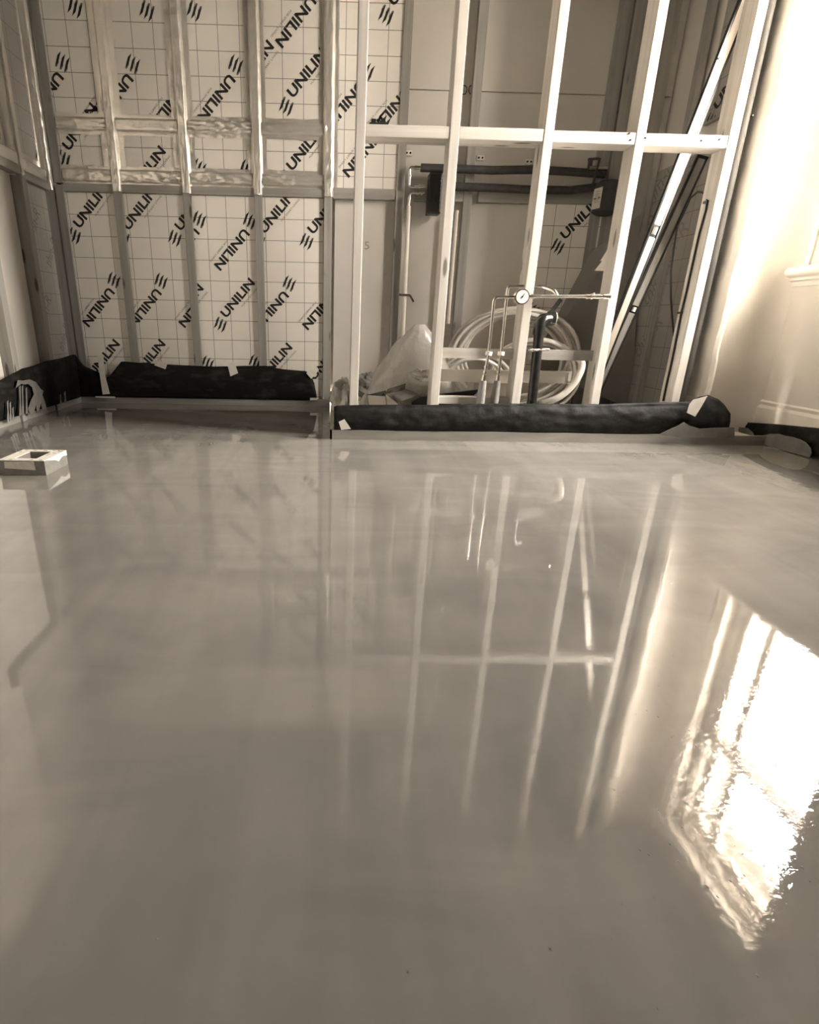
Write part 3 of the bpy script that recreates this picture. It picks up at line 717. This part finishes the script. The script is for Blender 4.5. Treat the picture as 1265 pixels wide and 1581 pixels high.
for pts in ([(645, 259), (633, 258), (632, 289), (656, 288)], [(656, 297), (633, 298), (631, 320)]):
    MB().tube(bend([V1(*a) for a in pts], .018), .0085, 10).build('pipe', 'copper', parent=vt, smooth=True)
for (px, py) in ((633, 272), (642, 259), (641, 288), (648, 288), (645, 298), (651, 298), (632, 307)):
    c = V1(px, py); d = V((0, 0, .006)) if px < 636 else V((.006, 0, 0)); MB().tube([c-d, c+d], .0125, 10).build('fitting', 'copper', parent=vt, smooth=True)
MB().tube([V1(631.5, 318), V1(622, 530)], .0125, 12).build('tail_pipe', 'white_plastic', parent=vt, smooth=True)
c = V1(628, 457); MB().obox(c+V((-.05, -.012, .006)), c+V((.02, -.016, .004)), .014, .004).build('pipe_clip', 'brass', parent=vt)
MB().obox(c+V((.018, -.016, .005)), c+V((.045, -.016, -.035)), .012, .004).build('clip_tail', 'brass', parent=vt)
# second tail pipe by the middle back stud
e = tag(MB().tube([PY(706, 325, YI), PY(692, 500, YI)], .011, 10).build('tail_pipe', 'white_plastic', smooth=True), 'thin pale pipe running down beside the middle back stud', 'pipe')
# black access box
a, b = PY(659, 331, YI), PY(683, 268, YI)
bx = thing('access_box', (a.x, YI, a.z), 'glossy black rectangular box fixed between the insulated pipes', 'box')
MB().box(a.x, b.x, YI-.03, YI+.055, a.z, b.z).build('body', 'black', parent=bx, bevel=.004)
MB().box(a.x+.008, b.x-.006, YI-.033, YI-.029, a.z+.012, b.z-.012).build('lid', 'black_pipe', parent=bx, bevel=.002)
# little wall clips
for (px, py, lab) in ((631, 236.5, 'small metal wall clip left of the black box'), (742, 244, 'small metal wall clip by the middle back stud'), (817, 250, 'small bright wall clip left of the third partition stud')):
    c = PY(px, py, YB); t = thing('wall_clip', c, lab, 'clip', 'metal clips on the plasterboard')
    MB().box(c.x-.022, c.x+.022, YB-.006, YB+.012, c.z-.012, c.z+.012).build('plate', 'white_plastic', parent=t)
    for dx in (-.011, .011): MB().tube([c+V((dx, .0, 0)), c+V((dx, -.009, 0))], .006, 8).build('screw', 'black', parent=t)
# manifold valve pair and round vessel near the fourth stud
vz = thing('round_vessel', PY(935, 305, 3.6), 'dark round vessel with a paper tag behind the fourth stud', 'vessel')
c = PY(937, 306, 3.665); MB().tube([c+V((0, -.0, -.09)), c+V((0, 0, -.075)), c+V((0, 0, .075)), c+V((0, 0, .09))], [.05, .075, .075, .05], 20).build('body', 'pipe_foam', parent=vz, smooth=True)
MB().prism([PY(913, 324, 3.56), PY(926, 321, 3.56), PY(931.5, 288, 3.56), PY(918.5, 292, 3.56)], (0, .002, 0)).build('paper_tag', 'paper', parent=vz)
m = MB(); m.obox(PY(917, 307.5, 3.557), PY(920.5, 306.5, 3.557), .006, .001); m.obox(PY(923.5, 305.5, 3.557), PY(927, 304.5, 3.557), .006, .001); m.build('tag_print', 'black', parent=vz)
for z in (.33, .42, .5, .62, .72, .85): 
    a = PY(913, 324, 3.557); b = PY(918.5, 292, 3.557); a2 = PY(926, 321, 3.557)
    s = a+(b-a)*z; dd = (a2-a); MB().obox(s+dd*.2, s+dd*.8, .0025, .0008).build('tag_line', 'pencil_faint', parent=vz)
vl = thing('valve', PY(928, 262, YI), 'small valve with lever on the upper insulated pipe end', 'valve')
c = PY(922, 260, YI-.02); MB().tube([c+V((-.05, 0, -.0)), c+V((.06, 0, .0))], .014, 10).build('body', 'copper', parent=vl, smooth=True)
MB().obox(c+V((-.045, 0, .0)), c+V((-.045, 0, .045)), .02, .02).build('spindle', 'pipe_foam', parent=vl)
MB().obox(c+V((-.06, 0, .045)), c+V((.0, 0, .05)), .012, .012).build('lever', 'pipe_foam', parent=vl)
# loose paper notes by the fourth stud
for pts, lab in (([(927, 403), (938, 386), (956, 384), (954, 400)], 'upper pale paper note beside the fourth partition stud'), ([(918, 418), (931, 402), (956, 400), (950, 418)], 'lower pale paper note beside the fourth partition stud')):
    tag(MB().prism([PY(a, b, 3.02) for a, b in pts], (0, .002, 0)).build('paper_note', 'paper'), lab, 'paper', 'paper notes behind the fourth stud')

# ------------------------------------------------------------------ things stored in the void
# dark grey sheet leaning
m = MB(); pts = [PY(907, 399, 3.45), PY(975, 300, 3.45), PY(960, 560, 3.1), PY(835, 585, 3.1)]
pts = [PY(912, 390, 3.69), PY(990, 330, 3.69), PY(975, 640, 3.6), PY(820, 560, 3.62)]
pts[2].z = .03; pts[3].z = .3
m.prism(pts+[V((pts[3].x+.03, 3.08, .03))][:0], (.006, .012, .0))
tag(m.build('grey_sheet', 'grey_sheet'), 'dark grey rigid sheet leaning at a slant behind the fourth stud', 'sheet')

# two long spirit levels leaning to the right
def level(p0, p1, wd, dp, lab, vt_, body, h=(0, 1, 0)):
    p0, p1 = V(p0), V(p1); a = (p1-p0)
    t = thing('spirit_level', p0, lab, 'level', 'spirit levels leaning in the void')
    MB().obox(p0, p0+a*(vt_-.014), wd, dp, h).build('lower_body', body, parent=t, bevel=.002)
    MB().obox(p0+a*(vt_+.014), p1, wd, dp, h).build('upper_body', body, parent=t, bevel=.002)
    c = (a.normalized()).cross(V(h)).normalized()
    for s in (-1, 1): MB().obox(p0+c*s*(wd/2+.004), p1+c*s*(wd/2+.004), .009, dp+.004, h).build('edge_rail', 'black', parent=t)
    fr = MB().obox(p0+a*(vt_-.014), p0+a*(vt_+.014), wd, dp*.6, h); fo = fr.build('vial_housing', 'black', parent=t)
    MB().tube([p0+a*(vt_-.008)+V((0, -dp*.34, 0)), p0+a*(vt_+.008)+V((0, -dp*.34, 0))], wd*.3, 10).build('vial', 'white_plastic', parent=fo, smooth=True)
    MB().obox(p1, p1+a.normalized()*.012, wd+.018, dp+.006, h).build('end_cap', 'black', parent=t)
    return t
def ext(pa, pb, ya, yb, z):
    a, b = PY(*pa, ya), PY(*pb, yb); k = (a.z-z)/(b.z-a.z); return a-(b-a)*k
a, b = PY(1010, 357, 2.93), PY(1127, 60, 2.93); lo_ = ext((1010, 357), (1127, 60), 2.93, 2.93, .05); hi_ = lo_+(b-lo_)*1.12
k = (a-lo_).length/(hi_-lo_).length
level(lo_, hi_, .038, .014, 'long pale spirit level leaning brightly lit behind the top noggin', k, 'level_lit', (-.12, 1, 0))
a, b = PY(978, 478, 3.02), PY(1083, 246, 3.02); lo_ = ext((978, 478), (1083, 246), 3.02, 3.02, .05)
k = (a-lo_).length/(b-lo_).length
level(lo_, b, .033, .022, 'shorter shaded spirit level with black end cap leaning below the noggin', k, 'level_shaded', (.25, 1, 0))

# cable clipped to the fifth stud
cb = thing('cable', V((RX[4]-SW, YS+.05, .1)), 'thin dark cable looped and clipped down the fifth stud', 'cable')
ysd = YS+.055
cpts = [PX(px, py, RX[4]-SW-.006) for px, py in ((1024, 619), (1030, 590), (1037, 560), (1045, 520), (1052, 483), (1060, 450), (1070, 405), (1080, 360), (1090, 325), (1092.5, 312))]
cpts += [PY(1091, 303, 2.80), PY(1085, 297, 2.83), PY(1078, 296, 2.87), PY(1066, 306, 2.94), PY(1058, 325, 2.97), PY(1046, 350, 2.97), PY(1042, 375, 2.97), PY(1036, 420, 2.97), PY(1036, 460, 2.95), PY(1039, 500, 2.95), PY(1041, 522, 2.95)]
MB().tube(cpts, .0045, 8).build('sheath', 'black', parent=cb, smooth=True)
MB().tube([cpts[-1], PY(1042, 532, 2.95)], .003, 6).build('bare_end', 'paper', parent=cb)
for (px, py) in ((1092, 312), (1052, 483)):
    c = PX(px, py, RX[4]-SW-.004); MB().obox(c+V((-.006, -.015, 0)), c+V((-.006, .015, 0)), .01, .008, (1, 0, 0)).build('cable_clip', 'black', parent=cb)

# white pipe coils
def coil(lab, cx, cz, y, rx, rz, turns, pr, seed, mt, tilt=.25, spread=.05, a0=0, frac=0):
    rnd = random.Random(seed); path = []; n = 44
    for k in range(int(turns*n)+1):
        t = a0+2*math.pi*k/n; i = k/n
        jr = 1+.10*math.sin(i*2.3+seed)+.05*nz(i*3, seed)
        x = cx+rx*jr*math.cos(t)+.012*math.sin(i*5+seed); z = cz+rz*jr*math.sin(t)+.014*math.cos(i*3.1+seed)
        path.append(V((x, y+tilt*(z-cz)+spread*math.sin(i*1.7+seed)+.01*math.cos(t*2), max(z, pr+.032))))
    return tag(MB().tube(path, pr, 8).build('pipe_coil', mt, smooth=True), lab, 'pipe coil', 'coils of plastic pipe in the void')
c = PY(790, 585, 3.05)
coil('loose coil of white plastic pipe standing behind the third stud', c.x+.12, .36, 3.42, .355, .26, 9, .0115, 1, 'white_pipe', tilt=.1, spread=.06)
c2 = PY(735, 600, 3.05)
coil('smaller inner coil of white plastic pipe left of the copper drops', c2.x+.03, .22, 3.2, .21, .16, 5, .010, 4, 'white_pipe', tilt=.05, spread=.025)
coil('slack outer coil of white plastic pipe right of the black waste pipe', c.x+.2, .27, 3.28, .26, .2, 4, .0105, 9, 'white_pipe', tilt=.05, spread=.02)
hp = [PY(px, py, Y) for px, py, Y in ((835, 622, 2.9), (860, 615, 2.9), (880, 600, 2.9), (893, 582, 2.9), (899, 565, 2.92), (895, 553, 2.94), (882, 547, 2.98), (865, 550, 3.04))]
from mathutils import geometry
def smooth_path(P_, n=8):
    out = []
    for i in range(len(P_)-1):
        a = P_[max(0, i-1)]; b = P_[i]; c = P_[i+1]; d = P_[min(len(P_)-1, i+2)]
        for k in range(n):
            t = k/n; out.append(.5*((2*b)+(c-a)*t+(2*a-5*b+4*c-d)*t*t+(3*b-a-3*c+d)*t**3))
    return out+[P_[-1]]
tag(MB().tube(smooth_path(hp), .018, 12).build('clear_hose', 'clear_hose', smooth=True), 'thick translucent hose curving down left of the fourth stud', 'hose')

# long white trough lying across
tr_ = thing('white_trough', PY(650, 590, 2.86), 'long white open trough lying level across the void', 'trough')
A = PY(655, 579, 2.86); B = PY(880, 581, 2.86); hh = .052
m = MB(); m.box(A.x-.02, B.x, 2.855, 2.86, A.z-hh/2, A.z+hh/2); m.box(A.x-.02, B.x, 2.855, 2.93, A.z-hh/2-.004, A.z-hh/2); m.box(A.x-.02, B.x, 2.925, 2.93, A.z-hh/2, A.z+hh/2)
m.build('channel', 'white_plastic', parent=tr_)
m = MB(); m.box(B.x-.012, B.x+.004, 2.85, 2.936, A.z-hh/2-.006, A.z-hh/2+.008); m.box(B.x-.012, B.x+.004, 2.85, 2.862, A.z-hh/2, A.z+hh/2+.006)
m.box(A.x-.02, B.x+.004, 2.848, 2.864, A.z+hh/2, A.z+hh/2+.006); m.build('rim', 'white_plastic', parent=tr_)
def crump(c, r, seed):
    return lambda u, v: V(c)+V((math.cos(2*math.pi*u)*math.sin(math.pi*v)*r[0], math.sin(2*math.pi*u)*math.sin(math.pi*v)*r[1], math.cos(math.pi*v)*r[2]))*(1+.5*nz(math.cos(2*math.pi*u)*2+seed, math.sin(2*math.pi*u)*2, v*4)+.25*nz(math.cos(2*math.pi*u)*6, math.sin(2*math.pi*u)*6+seed, v*12))
MB().grid(crump((A.x-.02, 2.87, A.z), (.04, .03, .026), 3), 28, 18).build('wrapping', 'polythene', parent=tr_, smooth=True)

# translucent sack
OUT = [(0, 553, 708), (.12, 557, 706), (.3, 567, 702), (.5, 581, 698), (.68, 598, 690), (.82, 613, 678), (.92, 630, 668), (1, 642, 658)]
def sack():
    m = MB(); zb, zt = .035, PY(650, 501, 3.05).z
    def fn(u, v):
        z = zb+(zt-zb)*v; py = 630-129*v
        xl = PY(interp([(a, b) for a, b, c in OUT], v), py, 3.05).x; xr = PY(interp([(a, c) for a, b, c in OUT], v), py, 3.05).x
        t = 2*math.pi*u; cx, rx = (xl+xr)/2, (xr-xl)/2; ry = .14*(1-v)**.6+.012
        k = 1+.07*nz(3*math.cos(t), 3*math.sin(t), v*5)+.035*nz(8*math.cos(t), 8*math.sin(t), v*14)
        return V((cx+rx*k*math.cos(t), 3.08+ry*k*math.sin(t), z))
    m.grid(fn, 48, 30); m.add([fn(i/48, 1) for i in range(48)], [tuple(range(48))])
    return m.build('polythene_sack', 'polythene', smooth=True)
tag(sack(), 'big pale translucent polythene sack slumped between first and second studs', 'sack')
# crumpled clear wrap beside the first stud
tag(MB().grid(crump((PY(530, 615, 2.85).x, 2.82, .17), (.06, .05, .085), 8), 30, 20).build('clear_wrap', 'polythene', smooth=True), 'crumpled clear plastic wrap at foot of the first stud', 'wrap')
for i, (px, py, s) in enumerate(((527, 600, .07), (565, 585, .08))):
    c = PY(px, py, 3.5)
    m = MB().grid(crump((c.x, 3.5, max(.03+s*.7, c.z-.04)), (s, s*.8, s*.9), 12+i), 16, 10)
    tag(m.build('rubble_lump', 'brick_dust'), ('dark rubble lump left of the first stud', 'dark rubble lump beside the polythene sack')[i], 'rubble', 'rubble at foot of the back wall')

# open cartons in front of the sack
def carton(name, pts, Yc, d, lab, mo, mi_, flaps):
    e = thing(name, PY(*pts[0], Yc), lab, 'box')
    P_ = [PY(a, b, Yc) for a, b in pts]
    MB().prism(P_, (0, .003, 0)).build('front', mo, parent=e)
    MB().prism([p+V((0, d, .0)) for p in P_], (0, .003, 0)).build('back', mi_, parent=e)
    for i, j, nm in ((0, 3, 'side'), (1, 2, 'side')):
        MB().prism([P_[i], P_[j], P_[j]+V((0, d, 0)), P_[i]+V((0, d, 0))], (.003, 0, 0)).build(nm, mi_, parent=e)
    MB().prism([P_[0], P_[1], P_[1]+V((0, d, 0)), P_[0]+V((0, d, 0))], (0, 0, .003)).build('base', mi_, parent=e)
    for fl in flaps:
        MB().prism([PY(a, b, Yc+dd) for a, b, dd in fl], (0, .003, .001)).build('flap', mi_ if len(fl) == 4 else mo, parent=e)
    return e
carton('open_carton', [(599, 640), (626, 640), (613, 622), (595, 608)], 2.84, .06, 'small open carton with white outside and dark flap below the sack', 'card_white', 'card_brown',
       [[(595, 608, .0), (599, 601, .03), (627, 592, .09), (625, 603, .09)], [(626, 600, .08), (648, 609, .06), (613, 622, 0), (605, 612, .02)]])
carton('flat_carton', [(572, 640), (597, 640), (596, 612), (567, 610)], 2.86, .05, 'brown opened carton at lower left of the white carton', 'card_white', 'card_brown',
       [[(567, 610, .0), (596, 603, .05), (597, 616, .05), (580, 620, .0)]])
m = MB(); pts = [PY(a, b, 2.83) for a, b in ((636, 621), (650, 613), (690, 607), (740, 602), (726, 617), (680, 640), (636, 640))]
tag(m.prism(pts, (0, .03, 0)).build('black_tray', 'black'), 'black curved tray edge lying behind the partition membrane', 'tray')
wb = thing('white_box', PY(725, 620, 2.9), 'white lidded box between the grey sleeves of copper drops', 'box')
a, b = PY(727, 640, 2.92), PY(790, 592, 2.92); MB().box(a.x, b.x, 2.92, 3.05, .031, b.z).build('body', 'card_white', parent=wb, bevel=.003)
MB().box(a.x-.012, b.x+.01, 2.908, 3.06, b.z, b.z+.028).build('lid', 'white_plastic', parent=wb, bevel=.004)
# small black tool left on the first noggin
tl = thing('black_tool', PY(580, 194, YS+.05), 'small black hand tool resting on the first noggin', 'tool')
zt = NZ[0][1]; a = PY(570, 190, YS+.05).x; b = PY(597, 190, YS+.05).x
MB().box(a, b, YS+.035, YS+.065, zt, zt+.018).build('body', 'black', parent=tl, bevel=.004)
MB().box(a+.008, a+.03, YS+.035, YS+.065, zt+.018, zt+.03).build('head', 'black', parent=tl, bevel=.003)
MB().obox((b-.03, YS+.05, zt+.018), (b-.006, YS+.05, zt+.026), .012, .02).build('trigger', 'black', parent=tl)

for o in bpy.data.objects:
    if '_o' in o: del o['_o']
    if o.type == 'MESH' and 'ramp' in o: del o['ramp']
for m_ in bpy.data.materials:
    if 'ramp' in m_: del m_['ramp']
